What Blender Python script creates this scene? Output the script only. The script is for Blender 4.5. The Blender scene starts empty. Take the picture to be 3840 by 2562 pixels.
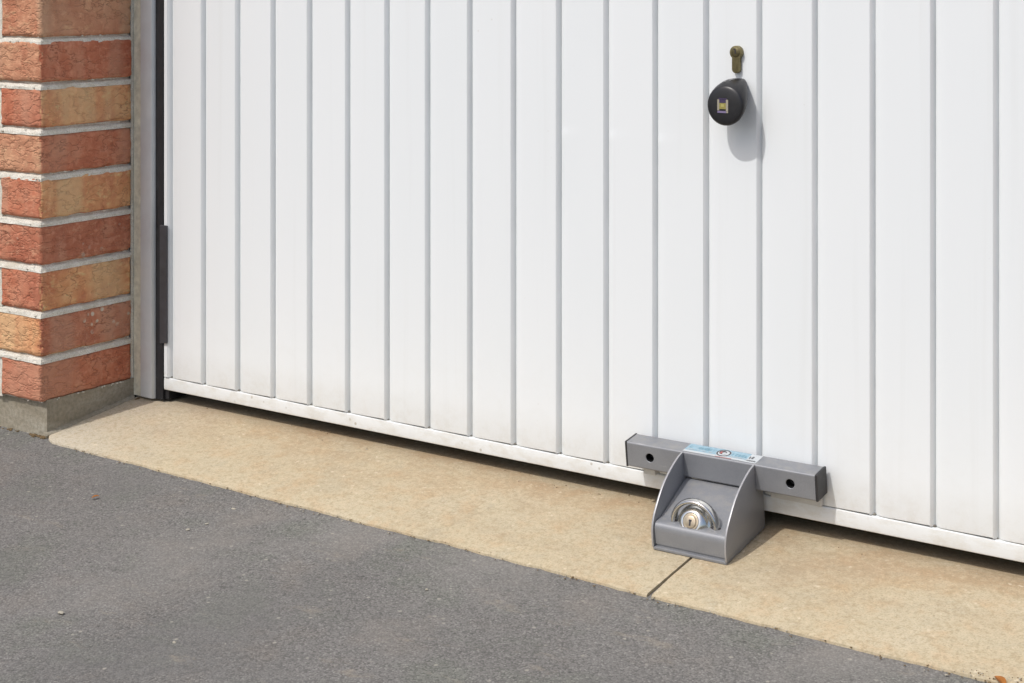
import bpy, bmesh, math, random
from mathutils import Vector, Matrix, noise
R_ = math.radians
PI = math.pi
rnd = random.Random(7)
scene = bpy.context.scene
col = scene.collection

# ------------------------------------------------------------------ camera, sky, sun, exposure
cam_d = bpy.data.cameras.new('camera')
cam = bpy.data.objects.new('camera', cam_d)
col.objects.link(cam)
cam.location = (1.3108, -1.9760, 0.7242)
cam.rotation_euler = (R_(90), 0, R_(34.647))
cam_d.sensor_width = 36.0
cam_d.lens = 57.68
cam_d.shift_x = 0.0
cam_d.shift_y = -0.3524
cam_d.clip_start = 0.05
cam_d.clip_end = 400
scene.camera = cam

SUN_TO = Vector((-0.28, -1.0, 1.31)).normalized()        # direction towards the sun
elev = math.asin(SUN_TO.z)
world = bpy.data.worlds.new('World')
scene.world = world
world.use_nodes = True
wn = world.node_tree
bg = wn.nodes['Background']
sky = wn.nodes.new('ShaderNodeTexSky')
sky.sky_type = 'NISHITA'
sky.sun_disc = False
sky.sun_elevation = elev
sky.sun_rotation = math.atan2(SUN_TO.x, SUN_TO.y)
sky.altitude = 0
sky.air_density = 1.0
sky.dust_density = 3.3
sky.ozone_density = 1.0
wn.links.new(sky.outputs[0], bg.inputs[0])
bg.inputs[1].default_value = 0.15

sun_d = bpy.data.lights.new('sun', 'SUN')
sun_d.energy = 2.3
sun_d.angle = R_(0.55)
sun_d.color = (1.0, 0.982, 0.958)
sun = bpy.data.objects.new('sun', sun_d)
col.objects.link(sun)
sun.location = SUN_TO * 20
sun.rotation_euler = SUN_TO.to_track_quat('Z', 'Y').to_euler()

vs = scene.view_settings
vs.view_transform = 'Standard'
vs.look = 'None'
vs.exposure = -0.12
vs.gamma = 1.0
vs.use_curve_mapping = False

# ------------------------------------------------------------------ materials
def new_mat(name):
    m = bpy.data.materials.new(name)
    m.use_nodes = True
    nt = m.node_tree
    return m, nt, nt.nodes['Principled BSDF']

def N(nt, t, **kw):
    n = nt.nodes.new(t)
    for k, v in kw.items():
        if isinstance(k, str) and hasattr(n, k):
            setattr(n, k, v)
    return n

def coords(nt, random_offset=False):
    tc = nt.nodes.new('ShaderNodeTexCoord')
    if not random_offset:
        return tc.outputs['Object']
    oi = nt.nodes.new('ShaderNodeObjectInfo')
    mul = nt.nodes.new('ShaderNodeVectorMath'); mul.operation = 'ADD'
    sc = nt.nodes.new('ShaderNodeMath'); sc.operation = 'MULTIPLY'; sc.inputs[1].default_value = 37.0
    nt.links.new(oi.outputs['Random'], sc.inputs[0])
    nt.links.new(tc.outputs['Object'], mul.inputs[0])
    nt.links.new(sc.outputs[0], mul.inputs[1])
    return mul.outputs[0]

def noise_tex(nt, vec, scale, detail=4.0, rough=0.6, stretch=None):
    n = nt.nodes.new('ShaderNodeTexNoise')
    n.inputs['Scale'].default_value = scale
    n.inputs['Detail'].default_value = detail
    n.inputs['Roughness'].default_value = rough
    if stretch:
        mp = nt.nodes.new('ShaderNodeMapping'); mp.inputs['Scale'].default_value = stretch
        nt.links.new(vec, mp.inputs[0]); vec = mp.outputs[0]
    nt.links.new(vec, n.inputs['Vector'])
    return n.outputs['Fac']

def voro(nt, vec, scale, feature='F1', out='Distance', rand=1.0):
    n = nt.nodes.new('ShaderNodeTexVoronoi')
    n.feature = feature
    n.inputs['Scale'].default_value = scale
    n.inputs['Randomness'].default_value = rand
    nt.links.new(vec, n.inputs['Vector'])
    return n.outputs[out]

def ramp(nt, fac, stops, interp='LINEAR'):
    r = nt.nodes.new('ShaderNodeValToRGB')
    cr = r.color_ramp
    cr.interpolation = interp
    while len(cr.elements) < len(stops):
        cr.elements.new(0.5)
    for e, (p, c) in zip(cr.elements, stops):
        e.position = p
        e.color = (c[0], c[1], c[2], 1) if isinstance(c, (tuple, list)) else (c, c, c, 1)
    nt.links.new(fac, r.inputs[0])
    return r.outputs[0]

def mix(nt, fac, a, b, mode='MIX'):
    n = nt.nodes.new('ShaderNodeMix'); n.data_type = 'RGBA'; n.blend_type = mode
    for i, v in ((0, fac), (6, a), (7, b)):
        if isinstance(v, (int, float)):
            n.inputs[i].default_value = v if i == 0 else (v, v, v, 1)
        elif isinstance(v, tuple):
            n.inputs[i].default_value = (v[0], v[1], v[2], 1)
        else:
            nt.links.new(v, n.inputs[i])
    return n.outputs[2]

def math_n(nt, op, a, b=None):
    n = nt.nodes.new('ShaderNodeMath'); n.operation = op
    for i, v in ((0, a), (1, b)):
        if v is None: continue
        if isinstance(v, (int, float)): n.inputs[i].default_value = v
        else: nt.links.new(v, n.inputs[i])
    return n.outputs[0]

def bump(nt, height, strength, dist, prev=None):
    b = nt.nodes.new('ShaderNodeBump')
    b.inputs['Strength'].default_value = strength
    b.inputs['Distance'].default_value = dist
    nt.links.new(height, b.inputs['Height'])
    if prev is not None:
        nt.links.new(prev, b.inputs['Normal'])
    return b.outputs[0]

def simple(name, colr, rough=0.5, metal=0.0, spec=0.5, var=0.0, vscale=40, coat=0.0):
    m, nt, p = new_mat(name)
    p.inputs['Roughness'].default_value = rough
    p.inputs['Metallic'].default_value = metal
    p.inputs['Specular IOR Level'].default_value = spec
    p.inputs['Coat Weight'].default_value = coat
    p.inputs['Base Color'].default_value = (*colr, 1)
    if var > 0:
        v = coords(nt)
        f = noise_tex(nt, v, vscale, 5, 0.65)
        c = ramp(nt, f, [(0.3, tuple(x * (1 - var) for x in colr)), (0.7, tuple(min(1, x * (1 + var)) for x in colr))])
        nt.links.new(c, p.inputs['Base Color'])
        rr = ramp(nt, f, [(0.3, max(0, rough - 0.08)), (0.7, min(1, rough + 0.08))])
        nt.links.new(rr, p.inputs['Roughness'])
    return m

M = {}

# white painted steel of the door: faint oil-canning and a trace of grime
def door_paint(name, grime):
    m, nt, p = new_mat(name)
    raw = coords(nt)
    v = coords(nt, True)
    big = noise_tex(nt, v, 3.0, 3, 0.5, (1, 1, 0.5))
    c = ramp(nt, big, [(0.3, (0.762, 0.792, 0.80)), (0.7, (0.788, 0.812, 0.818))])
    run = noise_tex(nt, v, 30, 4, 0.6, (1.6, 1, 0.035))          # faint vertical rain runs
    c = mix(nt, ramp(nt, run, [(0.56, 0.0), (0.74, 0.16)]), c, (0.62, 0.63, 0.61))
    if grime:
        g = noise_tex(nt, raw, 60, 5, 0.7, (0.5, 1, 1))
        gm = ramp(nt, g, [(0.45, 0.10), (0.75, 0.75)])
        c = mix(nt, gm, c, (0.60, 0.575, 0.50))
        sp = voro(nt, raw, 55)
        c = mix(nt, math_n(nt, 'MULTIPLY', ramp(nt, sp, [(0.08, 0.7), (0.16, 0.0)]), ramp(nt, noise_tex(nt, raw, 11, 2), [(0.5, 0.0), (0.62, 1.0)])), c, (0.40, 0.36, 0.28))
    else:
        sep = nt.nodes.new('ShaderNodeSeparateXYZ'); nt.links.new(raw, sep.inputs[0])
        # splash dirt, patchy and close to the ground
        low = ramp(nt, sep.outputs[2], [(0.025, 0.34), (0.065, 0.07), (0.22, 0.0)])
        g = noise_tex(nt, v, 42, 6, 0.75)
        gm = math_n(nt, 'MULTIPLY', low, ramp(nt, g, [(0.47, 0.0), (0.70, 1.0)]))
        c = mix(nt, gm, c, (0.56, 0.53, 0.46))
        sp = voro(nt, v, 30)
        spm = ramp(nt, sp, [(0.035, 0.6), (0.055, 0.0)])
        spm = math_n(nt, 'MULTIPLY', spm, ramp(nt, noise_tex(nt, v, 4, 2), [(0.56, 0.0), (0.68, 0.7)]))
        c = mix(nt, spm, c, (0.52, 0.49, 0.43))
        # patchy grey dirt along the folded crease, with the rib's shade painted in
        inn = math_n(nt, 'MULTIPLY', ramp(nt, sep.outputs[0], [(0.0016, 0.0), (0.0032, 1.0)]), ramp(nt, sep.outputs[0], [(0.0056, 1.0), (0.0074, 0.0)]))
        cn = ramp(nt, noise_tex(nt, v, 18, 4, 0.6, (1, 1, 0.4)), [(0.3, 0.05), (0.7, 0.35)])
        c = mix(nt, math_n(nt, 'MULTIPLY', inn, cn), c, (0.46, 0.47, 0.47))
    nt.links.new(c, p.inputs['Base Color'])
    p.inputs['Roughness'].default_value = 0.40
    p.inputs['Specular IOR Level'].default_value = 0.45
    w = noise_tex(nt, v, 5, 2, 0.5, (1.4, 1, 0.3))
    f = noise_tex(nt, v, 900, 2, 0.5)
    n1 = bump(nt, w, 0.22, 0.006)
    nt.links.new(bump(nt, f, 0.05, 0.0005, n1), p.inputs['Normal'])
    return m
M['door'] = door_paint('white_door_paint', False)
M['rail'] = door_paint('white_rail_paint', True)

# galvanised / painted greys
M['post'] = simple('galvanised_steel', (0.60, 0.63, 0.64), 0.55, 0.15, 0.5, 0.06, 24)
M['seal'] = simple('black_rubber', (0.018, 0.018, 0.02), 0.6, 0, 0.35, 0.2, 60)
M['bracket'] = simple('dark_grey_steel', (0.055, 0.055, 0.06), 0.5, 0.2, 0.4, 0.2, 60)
M['sealant'] = simple('beige_sealant', (0.64, 0.62, 0.50), 0.85, 0, 0.2, 0.22, 70)
M['dark'] = simple('dark_interior', (0.012, 0.012, 0.012), 0.9, 0, 0.1)
M['cap'] = simple('black_plastic_cap', (0.032, 0.032, 0.034), 0.5, 0, 0.4, 0.15, 80)
M['chrome'] = simple('chrome', (0.66, 0.655, 0.635), 0.19, 1.0, 0.5, 0.06, 120)
M['brass'] = simple('satin_brass', (0.50, 0.42, 0.31), 0.36, 0.9, 0.5, 0.18, 160)
M['tarnish'] = simple('tarnished_brass', (0.20, 0.17, 0.085), 0.42, 0.65, 0.5, 0.3, 200)
M['tarnish_dark'] = simple('tarnished_brass_plug', (0.13, 0.11, 0.055), 0.45, 0.6, 0.5, 0.3, 220)
M['black_plastic'] = simple('black_gloss_plastic', (0.009, 0.009, 0.011), 0.28, 0, 0.3, 0.1, 60)
M['black_matt'] = simple('black_matt_plastic', (0.014, 0.014, 0.016), 0.40, 0, 0.5, 0.2, 90)
M['b_yellow'] = simple('badge_yellow', (0.30, 0.26, 0.075), 0.4)
M['b_cream'] = simple('badge_cream', (0.34, 0.31, 0.24), 0.4)
M['b_lilac'] = simple('badge_lilac', (0.20, 0.16, 0.28), 0.4)
M['b_violet'] = simple('badge_violet', (0.05, 0.034, 0.085), 0.4)
M['st_blue'] = simple('sticker_blue', (0.27, 0.42, 0.50), 0.35, 0, 0.5, 0.12, 150)
M['st_teal'] = simple('sticker_ink', (0.16, 0.33, 0.42), 0.35)
M['st_white'] = simple('sticker_white', (0.52, 0.55, 0.56), 0.35)
M['st_black'] = simple('sticker_black', (0.035, 0.03, 0.035), 0.4)
M['st_red'] = simple('sticker_red', (0.40, 0.10, 0.09), 0.4)
M['print'] = simple('grey_print', (0.36, 0.36, 0.36), 0.5)
M['leaf'] = simple('dead_leaf', (0.34, 0.13, 0.03), 0.7, 0, 0.2, 0.35, 90)
M['chip'] = simple('pale_stone', (0.40, 0.37, 0.30), 0.8, 0, 0.2, 0.2, 200)
M['dirt'] = simple('dark_soil', (0.075, 0.058, 0.035), 0.95, 0, 0.1, 0.5, 300)
M['grime'] = simple('grey_grime', (0.20, 0.19, 0.165), 0.95, 0, 0.1, 0.3, 300)
M['edge_highlight'] = simple('painted_edge_highlight', (0.38, 0.38, 0.39), 0.40, 0.3, 0.5, 0.10, 200)  # lighter rim tone standing in for a sun highlight

# silver-grey powder coat
def silver():
    m, nt, p = new_mat('silver_grey_powder_coat')
    v = coords(nt)
    f = noise_tex(nt, v, 35, 5, 0.65)
    fl = noise_tex(nt, v, 1400, 2, 0.5)
    c = ramp(nt, f, [(0.3, (0.215, 0.223, 0.240)), (0.7, (0.248, 0.256, 0.270))])
    c = mix(nt, ramp(nt, fl, [(0.45, 0.0), (0.75, 0.35)]), c, (0.38, 0.385, 0.40))
    # scuffs, fine scratches and road dust
    scr = noise_tex(nt, v, 160, 3, 0.6, (0.12, 1, 1.6))
    scm = math_n(nt, 'MULTIPLY', ramp(nt, scr, [(0.66, 0.0), (0.72, 0.7)]), ramp(nt, f, [(0.48, 0.0), (0.62, 1.0)]))
    c = mix(nt, scm, c, (0.44, 0.44, 0.45))
    geo = nt.nodes.new('ShaderNodeNewGeometry')
    sg = nt.nodes.new('ShaderNodeSeparateXYZ'); nt.links.new(geo.outputs['Normal'], sg.inputs[0])
    upm = ramp(nt, sg.outputs[2], [(0.55, 0.0), (0.95, 0.45)])
    c = mix(nt, math_n(nt, 'MULTIPLY', upm, ramp(nt, noise_tex(nt, v, 70, 5, 0.7), [(0.46, 0.0), (0.66, 1.0)])), c, (0.33, 0.315, 0.285))
    nt.links.new(c, p.inputs['Base Color'])
    p.inputs['Metallic'].default_value = 0.20
    p.inputs['Roughness'].default_value = 0.40
    nt.links.new(ramp(nt, f, [(0.3, 0.40), (0.7, 0.52)]), p.inputs['Roughness'])
    nt.links.new(bump(nt, fl, 0.08, 0.0004), p.inputs['Normal'])
    return m
M['silver'] = silver()

# concrete threshold
def concrete(name, warm=True):
    m, nt, p = new_mat(name)
    v = coords(nt)
    big = noise_tex(nt, v, 4.5, 4, 0.6)
    med = noise_tex(nt, v, 22, 5, 0.65)
    fine = noise_tex(nt, v, 420, 3, 0.6)
    c = ramp(nt, big, [(0.32, (0.44, 0.375, 0.262)), (0.48, (0.515, 0.435, 0.295)), (0.66, (0.52, 0.452, 0.318))])
    patch = noise_tex(nt, v, 7.5, 6, 0.72, (0.8, 1.2, 1))
    c = mix(nt, ramp(nt, patch, [(0.52, 0.0), (0.60, 0.55)]), c, (0.56, 0.482, 0.342))
    c = mix(nt, ramp(nt, patch, [(0.36, 0.55), (0.45, 0.0)]), c, (0.41, 0.335, 0.23))
    c = mix(nt, ramp(nt, med, [(0.50, 0.0), (0.68, 0.60)]), c, (0.50, 0.352, 0.205))
    c = mix(nt, ramp(nt, med, [(0.30, 0.5), (0.43, 0.0)]), c, (0.42, 0.38, 0.285))
    dark = noise_tex(nt, v, 3.2, 5, 0.7)
    c = mix(nt, ramp(nt, dark, [(0.58, 0.0), (0.70, 0.45)]), c, (0.36, 0.29, 0.20))
    # rusty-brown tide mark that gathers by the door, fading outwards
    sep = nt.nodes.new('ShaderNodeSeparateXYZ'); nt.links.new(v, sep.inputs[0])
    near = ramp(nt, math_n(nt, 'ADD', sep.outputs[1], 0.20), [(0.05, 0.0), (0.20, 0.85)])
    st = noise_tex(nt, v, 9, 5, 0.7, (0.6, 1.4, 1))
    c = mix(nt, math_n(nt, 'MULTIPLY', near, ramp(nt, st, [(0.38, 0.0), (0.62, 1.0)])), c, (0.40, 0.275, 0.16))
    # pale grey cement dust by the pier
    left = ramp(nt, math_n(nt, 'ADD', sep.outputs[0], 1.0), [(0.18, 0.75), (0.42, 0.0)])
    c = mix(nt, math_n(nt, 'MULTIPLY', left, ramp(nt, st, [(0.30, 0.4), (0.65, 1.0)])), c, (0.53, 0.49, 0.41))
    # pale aggregate flecks and small dark pits
    wv = nt.nodes.new('ShaderNodeVectorMath'); wv.operation = 'MULTIPLY_ADD'
    nn = nt.nodes.new('ShaderNodeTexNoise'); nn.inputs['Scale'].default_value = 160; nt.links.new(v, nn.inputs['Vector'])
    nt.links.new(nn.outputs['Color'], wv.inputs[0]); wv.inputs[1].default_value = (0.010, 0.010, 0.010); nt.links.new(v, wv.inputs[2])
    fl = voro(nt, wv.outputs[0], 85)
    flm = ramp(nt, fl, [(0.12, 0.55), (0.28, 0.0)])
    pick = ramp(nt, noise_tex(nt, v, 30, 2), [(0.53, 0.0), (0.64, 1.0)])
    flm = math_n(nt, 'MULTIPLY', flm, pick)
    pit = voro(nt, v, 60)
    ptm = ramp(nt, pit, [(0.06, 0.6), (0.12, 0.0)])
    c = mix(nt, math_n(nt, 'MULTIPLY', ptm, ramp(nt, noise_tex(nt, v, 17, 2), [(0.5, 0.0), (0.62, 1.0)])), c, (0.24, 0.19, 0.12))
    g2 = noise_tex(nt, v, 130, 4, 0.7)
    c = mix(nt, ramp(nt, g2, [(0.36, 0.55), (0.50, 0.0)]), c, (0.37, 0.29, 0.175))
    c = mix(nt, ramp(nt, g2, [(0.52, 0.0), (0.68, 0.55)]), c, (0.575, 0.475, 0.32))
    c = mix(nt, ramp(nt, fine, [(0.30, 0.55), (0.52, 0.0)]), c, (0.27, 0.22, 0.14))
    c = mix(nt, flm, c, (0.70, 0.61, 0.45))
    nt.links.new(c, p.inputs['Base Color'])
    p.inputs['Roughness'].default_value = 0.9
    p.inputs['Specular IOR Level'].default_value = 0.25
    n1 = bump(nt, fine, 0.35, 0.0012)
    n2 = bump(nt, med, 0.25, 0.004, n1)
    nt.links.new(n2, p.inputs['Normal'])
    return m
M['concrete'] = concrete('buff_concrete')

def plinth_mat():
    m, nt, p = new_mat('grey_plinth_concrete')
    v = coords(nt)
    f = noise_tex(nt, v, 14, 5, 0.7, (1, 0.5, 2.2))
    g = noise_tex(nt, v, 160, 4, 0.6)
    c = ramp(nt, f, [(0.3, (0.26, 0.225, 0.165)), (0.55, (0.335, 0.30, 0.235)), (0.75, (0.39, 0.365, 0.30))])
    c = mix(nt, ramp(nt, g, [(0.35, 0.5), (0.6, 0.0)]), c, (0.17, 0.155, 0.11))
    nt.links.new(c, p.inputs['Base Color'])
    p.inputs['Roughness'].default_value = 0.92
    p.inputs['Specular IOR Level'].default_value = 0.2
    n1 = bump(nt, f, 0.5, 0.004)
    nt.links.new(bump(nt, g, 0.4, 0.0015, n1), p.inputs['Normal'])
    return m
M['plinth'] = plinth_mat()

def asphalt():
    m, nt, p = new_mat('worn_grey_asphalt')
    v = coords(nt)
    big = noise_tex(nt, v, 3.5, 4, 0.6)
    tint = noise_tex(nt, v, 9, 3, 0.6)
    c = ramp(nt, big, [(0.3, (0.186, 0.179, 0.166)), (0.7, (0.224, 0.215, 0.200))])
    c = mix(nt, ramp(nt, tint, [(0.54, 0.0), (0.68, 0.4)]), c, (0.225, 0.198, 0.170))
    c = mix(nt, ramp(nt, tint, [(0.34, 0.6), (0.48, 0.0)]), c, (0.190, 0.196, 0.165))
    # individual stones of the surface, each with its own shade
    cell = nt.nodes.new('ShaderNodeTexVoronoi'); cell.inputs['Scale'].default_value = 430
    nt.links.new(v, cell.inputs['Vector'])
    sepc = nt.nodes.new('ShaderNodeSeparateColor'); nt.links.new(cell.outputs['Color'], sepc.inputs[0])
    shade = ramp(nt, sepc.outputs[0], [(0.0, 0.55), (0.5, 0.95), (0.85, 1.10), (1.0, 1.45)])
    c = mix(nt, 0.8, c, shade, 'MULTIPLY')
    cell2 = nt.nodes.new('ShaderNodeTexVoronoi'); cell2.inputs['Scale'].default_value = 170
    nt.links.new(v, cell2.inputs['Vector'])
    sep2 = nt.nodes.new('ShaderNodeSeparateColor'); nt.links.new(cell2.outputs['Color'], sep2.inputs[0])
    sh2 = ramp(nt, sep2.outputs[0], [(0.0, 0.66), (0.12, 0.95), (0.88, 1.03), (1.0, 1.25)])
    c = mix(nt, ramp(nt, cell2.outputs['Distance'], [(0.3, 0.8), (0.6, 0.0)]), c, mix(nt, 1.0, c, sh2, 'MULTIPLY'))
    gap = ramp(nt, cell.outputs['Distance'], [(0.30, 1.0), (0.75, 0.62)])
    c = mix(nt, 0.65, c, gap, 'MULTIPLY')
    worn = noise_tex(nt, v, 2.2, 5, 0.65)
    c = mix(nt, ramp(nt, worn, [(0.50, 0.0), (0.64, 0.40)]), c, (0.27, 0.255, 0.23))
    c = mix(nt, ramp(nt, worn, [(0.36, 0.40), (0.47, 0.0)]), c, (0.150, 0.146, 0.138))
    sp = nt.nodes.new('ShaderNodeTexVoronoi'); sp.inputs['Scale'].default_value = 95
    nt.links.new(v, sp.inputs['Vector'])
    seps = nt.nodes.new('ShaderNodeSeparateColor'); nt.links.new(sp.outputs['Color'], seps.inputs[0])
    spm = math_n(nt, 'MULTIPLY', ramp(nt, sp.outputs['Distance'], [(0.18, 1.0), (0.30, 0.0)]),
                 ramp(nt, seps.outputs[1], [(0.93, 0.0), (0.98, 0.7)]))
    c = mix(nt, spm, c, (0.36, 0.34, 0.29))
    # dusty scuffs
    sc = noise_tex(nt, v, 16, 6, 0.75, (0.7, 1.6, 1))
    c = mix(nt, ramp(nt, sc, [(0.60, 0.0), (0.76, 0.6)]), c, (0.33, 0.285, 0.215))
    nt.links.new(c, p.inputs['Base Color'])
    p.inputs['Roughness'].default_value = 0.88
    p.inputs['Specular IOR Level'].default_value = 0.3
    h = math_n(nt, 'SUBTRACT', 1.0, cell.outputs['Distance'])
    n1 = bump(nt, h, 0.4, 0.0010)
    nt.links.new(bump(nt, sc, 0.3, 0.004, n1), p.inputs['Normal'])
    return m
M['asphalt'] = asphalt()

def mortar_mat():
    m, nt, p = new_mat('pale_mortar')
    v = coords(nt)
    f = noise_tex(nt, v, 45, 5, 0.7)
    g = noise_tex(nt, v, 500, 3, 0.6)
    c = ramp(nt, f, [(0.3, (0.60, 0.57, 0.49)), (0.7, (0.78, 0.755, 0.68))])
    c = mix(nt, ramp(nt, g, [(0.38, 0.6), (0.56, 0.0)]), c, (0.42, 0.38, 0.30))
    st = noise_tex(nt, v, 17, 4, 0.7)
    c = mix(nt, ramp(nt, st, [(0.52, 0.0), (0.70, 0.6)]), c, (0.47, 0.42, 0.32))
    nt.links.new(c, p.inputs['Base Color'])
    p.inputs['Roughness'].default_value = 0.95
    p.inputs['Specular IOR Level'].default_value = 0.2
    n1 = bump(nt, f, 0.5, 0.003)
    nt.links.new(bump(nt, g, 0.5, 0.001, n1), p.inputs['Normal'])
    return m
M['mortar'] = mortar_mat()

def brick_mat(name, base, light, darkc, flecks=0.0):
    m, nt, p = new_mat(name)
    v = coords(nt, True)
    a = noise_tex(nt, v, 16, 5, 0.65, (1, 1, 0.8))
    b = noise_tex(nt, v, 70, 6, 0.72)
    g = noise_tex(nt, v, 420, 3, 0.6)
    c = ramp(nt, a, [(0.34, darkc), (0.50, base), (0.68, light)])
    c = mix(nt, ramp(nt, b, [(0.52, 0.0), (0.74, 0.75)]), c, tuple(min(1, x * 1.25 + 0.02) for x in light))
    c = mix(nt, ramp(nt, b, [(0.27, 0.7), (0.42, 0.0)]), c, tuple(x * 0.62 for x in darkc))
    fold = noise_tex(nt, v, 42, 3, 0.55, (0.75, 0.75, 1.5))
    fold = math_n(nt, 'ABSOLUTE', math_n(nt, 'SUBTRACT', fold, 0.5))
    fm = math_n(nt, 'MULTIPLY', ramp(nt, fold, [(0.0, 0.75), (0.022, 0.0)]), ramp(nt, a, [(0.46, 0.0), (0.60, 1.0)]))
    c = mix(nt, fm, c, tuple(x * 0.45 for x in darkc))
    lt = noise_tex(nt, v, 55, 5, 0.7, (0.8, 0.8, 1.6))
    c = mix(nt, ramp(nt, lt, [(0.56, 0.0), (0.70, 0.65)]), c, (min(0.7, light[0] * 1.22), light[1] * 1.38, light[2] * 1.35))
    streak = noise_tex(nt, v, 11, 3, 0.5, (1.0, 1.0, 0.15))
    c = mix(nt, ramp(nt, streak, [(0.50, 0.0), (0.62, 0.55)]), c, (light[0] * 0.93, light[1] * 1.12, light[2] * 1.22))
    if flecks:
        fl = voro(nt, v, 60)
        flm = math_n(nt, 'MULTIPLY', ramp(nt, fl, [(0.16, flecks), (0.26, 0.0)]), ramp(nt, noise_tex(nt, v, 20, 2), [(0.52, 0.0), (0.60, 1.0)]))
        c = mix(nt, flm, c, (0.62, 0.55, 0.44))
    nt.links.new(c, p.inputs['Base Color'])
    p.inputs['Roughness'].default_value = 0.9
    p.inputs['Specular IOR Level'].default_value = 0.25
    crease = noise_tex(nt, v, 34, 5, 0.7, (0.6, 0.6, 1.6))
    n1 = bump(nt, crease, 0.6, 0.005)
    n2 = bump(nt, b, 0.6, 0.003, n1)
    n3 = bump(nt, g, 0.4, 0.0008, n2)
    nt.links.new(bump(nt, ramp(nt, fold, [(0.0, 0.0), (0.05, 1.0)]), 0.5, 0.003, n3), p.inputs['Normal'])
    return m
M['red'] = brick_mat('red_brick', (0.50, 0.175, 0.098), (0.56, 0.25, 0.15), (0.41, 0.125, 0.068))
M['redbrown'] = brick_mat('red_brown_brick', (0.46, 0.172, 0.10), (0.53, 0.255, 0.16), (0.35, 0.11, 0.062), 0.4)
M['fleck'] = brick_mat('flecked_red_brick', (0.48, 0.18, 0.104), (0.55, 0.27, 0.17), (0.38, 0.12, 0.068), 0.9)
M['tan'] = brick_mat('tan_orange_brick', (0.64, 0.305, 0.145), (0.72, 0.42, 0.215), (0.54, 0.205, 0.105))
M['pink'] = brick_mat('pink_orange_brick', (0.53, 0.255, 0.15), (0.60, 0.33, 0.195), (0.45, 0.185, 0.105))

# ------------------------------------------------------------------ helpers
def obj(name, verts, faces, mat, parent=None, idx=None, smooth=False, kind=None):
    me = bpy.data.meshes.new(name)
    me.from_pydata([tuple(v) for v in verts], [], faces)
    for m in (mat if isinstance(mat, (list, tuple)) else [mat]):
        me.materials.append(m)
    if idx:
        for p, i in zip(me.polygons, idx):
            p.material_index = i
    bm = bmesh.new(); bm.from_mesh(me)
    bmesh.ops.recalc_face_normals(bm, faces=bm.faces)
    bm.to_mesh(me); bm.free()
    if smooth:
        me.shade_smooth()
    o = bpy.data.objects.new(name, me)
    col.objects.link(o)
    if parent is not None: o.parent = parent
    if kind: o['kind'] = kind
    return o

def thing(name, label, cat, loc=(0, 0, 0), group=None):
    o = bpy.data.objects.new(name, None)
    col.objects.link(o)
    o.location = loc
    o.empty_display_size = 0.1
    o['label'] = label; o['category'] = cat
    if group: o['group'] = group
    o['kind'] = 'thing'
    return o

def tag(o, label, cat, group=None):
    o['label'] = label; o['category'] = cat; o['kind'] = 'thing'
    if group: o['group'] = group

class MB:
    """collects shapes for one mesh"""
    def __init__(s): s.v = []; s.f = []; s.i = []
    def add(s, verts, faces, mi=0):
        n = len(s.v); s.v += [tuple(v) for v in verts]
        s.f += [tuple(k + n for k in f) for f in faces]; s.i += [mi] * len(faces)
    def box(s, x0, x1, y0, y1, z0, z1, mi=0, b=0.0):
        if b <= 0:
            vs = [(x, y, z) for x in (x0, x1) for y in (y0, y1) for z in (z0, z1)]
            s.add(vs, [(0, 1, 3, 2), (4, 6, 7, 5), (0, 4, 5, 1), (2, 3, 7, 6), (0, 2, 6, 4), (1, 5, 7, 3)], mi)
            return
        bm = bmesh.new()
        bmesh.ops.create_cube(bm, size=1)
        for v in bm.verts:
            v.co = Vector(((x0 + x1) / 2 + v.co.x * (x1 - x0), (y0 + y1) / 2 + v.co.y * (y1 - y0), (z0 + z1) / 2 + v.co.z * (z1 - z0)))
        bmesh.ops.bevel(bm, geom=bm.edges[:], offset=b, segments=2, affect='EDGES', profile=0.5)
        s.bm(bm, mi)
    def bm(s, bm, mi=0):
        bm.verts.ensure_lookup_table(); bm.verts.index_update()
        s.add([v.co.copy() for v in bm.verts], [tuple(v.index for v in f.verts) for f in bm.faces], mi)
        bm.free()
    def prism(s, poly, axis, a, b, mi=0, bev=0.0):
        """extrude a 2-D polygon along an axis ('x': poly is (y,z), 'y': (x,z), 'z': (x,y))"""
        def P(p, t):
            return {'x': (t, p[0], p[1]), 'y': (p[0], t, p[1]), 'z': (p[0], p[1], t)}[axis]
        n = len(poly)
        vs = [P(p, a) for p in poly] + [P(p, b) for p in poly]
        fs = [tuple(range(n))[::-1], tuple(range(n, 2 * n))] + [(i, (i + 1) % n, n + (i + 1) % n, n + i) for i in range(n)]
        if bev > 0:
            bm = bmesh.new()
            bv = [bm.verts.new(v) for v in vs]
            for f in fs: bm.faces.new([bv[k] for k in f])
            bmesh.ops.recalc_face_normals(bm, faces=bm.faces)
            bmesh.ops.bevel(bm, geom=[e for e in bm.edges if len(e.link_faces) == 2 and e.calc_face_angle() > 0.9],
                            offset=bev, segments=2, affect='EDGES', profile=0.5)
            s.bm(bm, mi)
        else:
            s.add(vs, fs, mi)
    def loft(s, rings, mi=0, cap0=True, cap1=True):
        n = len(rings[0]); vs = [p for r in rings for p in r]; fs = []
        for k in range(len(rings) - 1):
            for i in range(n):
                j = (i + 1) % n
                fs.append((k * n + i, k * n + j, (k + 1) * n + j, (k + 1) * n + i))
        if cap0: fs.append(tuple(range(n))[::-1])
        if cap1: fs.append(tuple(range((len(rings) - 1) * n, len(rings) * n)))
        s.add(vs, fs, mi)
    def build(s, name, mat, parent=None, smooth=False, kind=None):
        return obj(name, s.v, s.f, mat, parent, s.i, smooth, kind)

def auto_smooth(o, ang=35):
    me = o.data
    me.shade_smooth()
    me.set_sharp_from_angle(angle=R_(ang))
    return o

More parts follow.
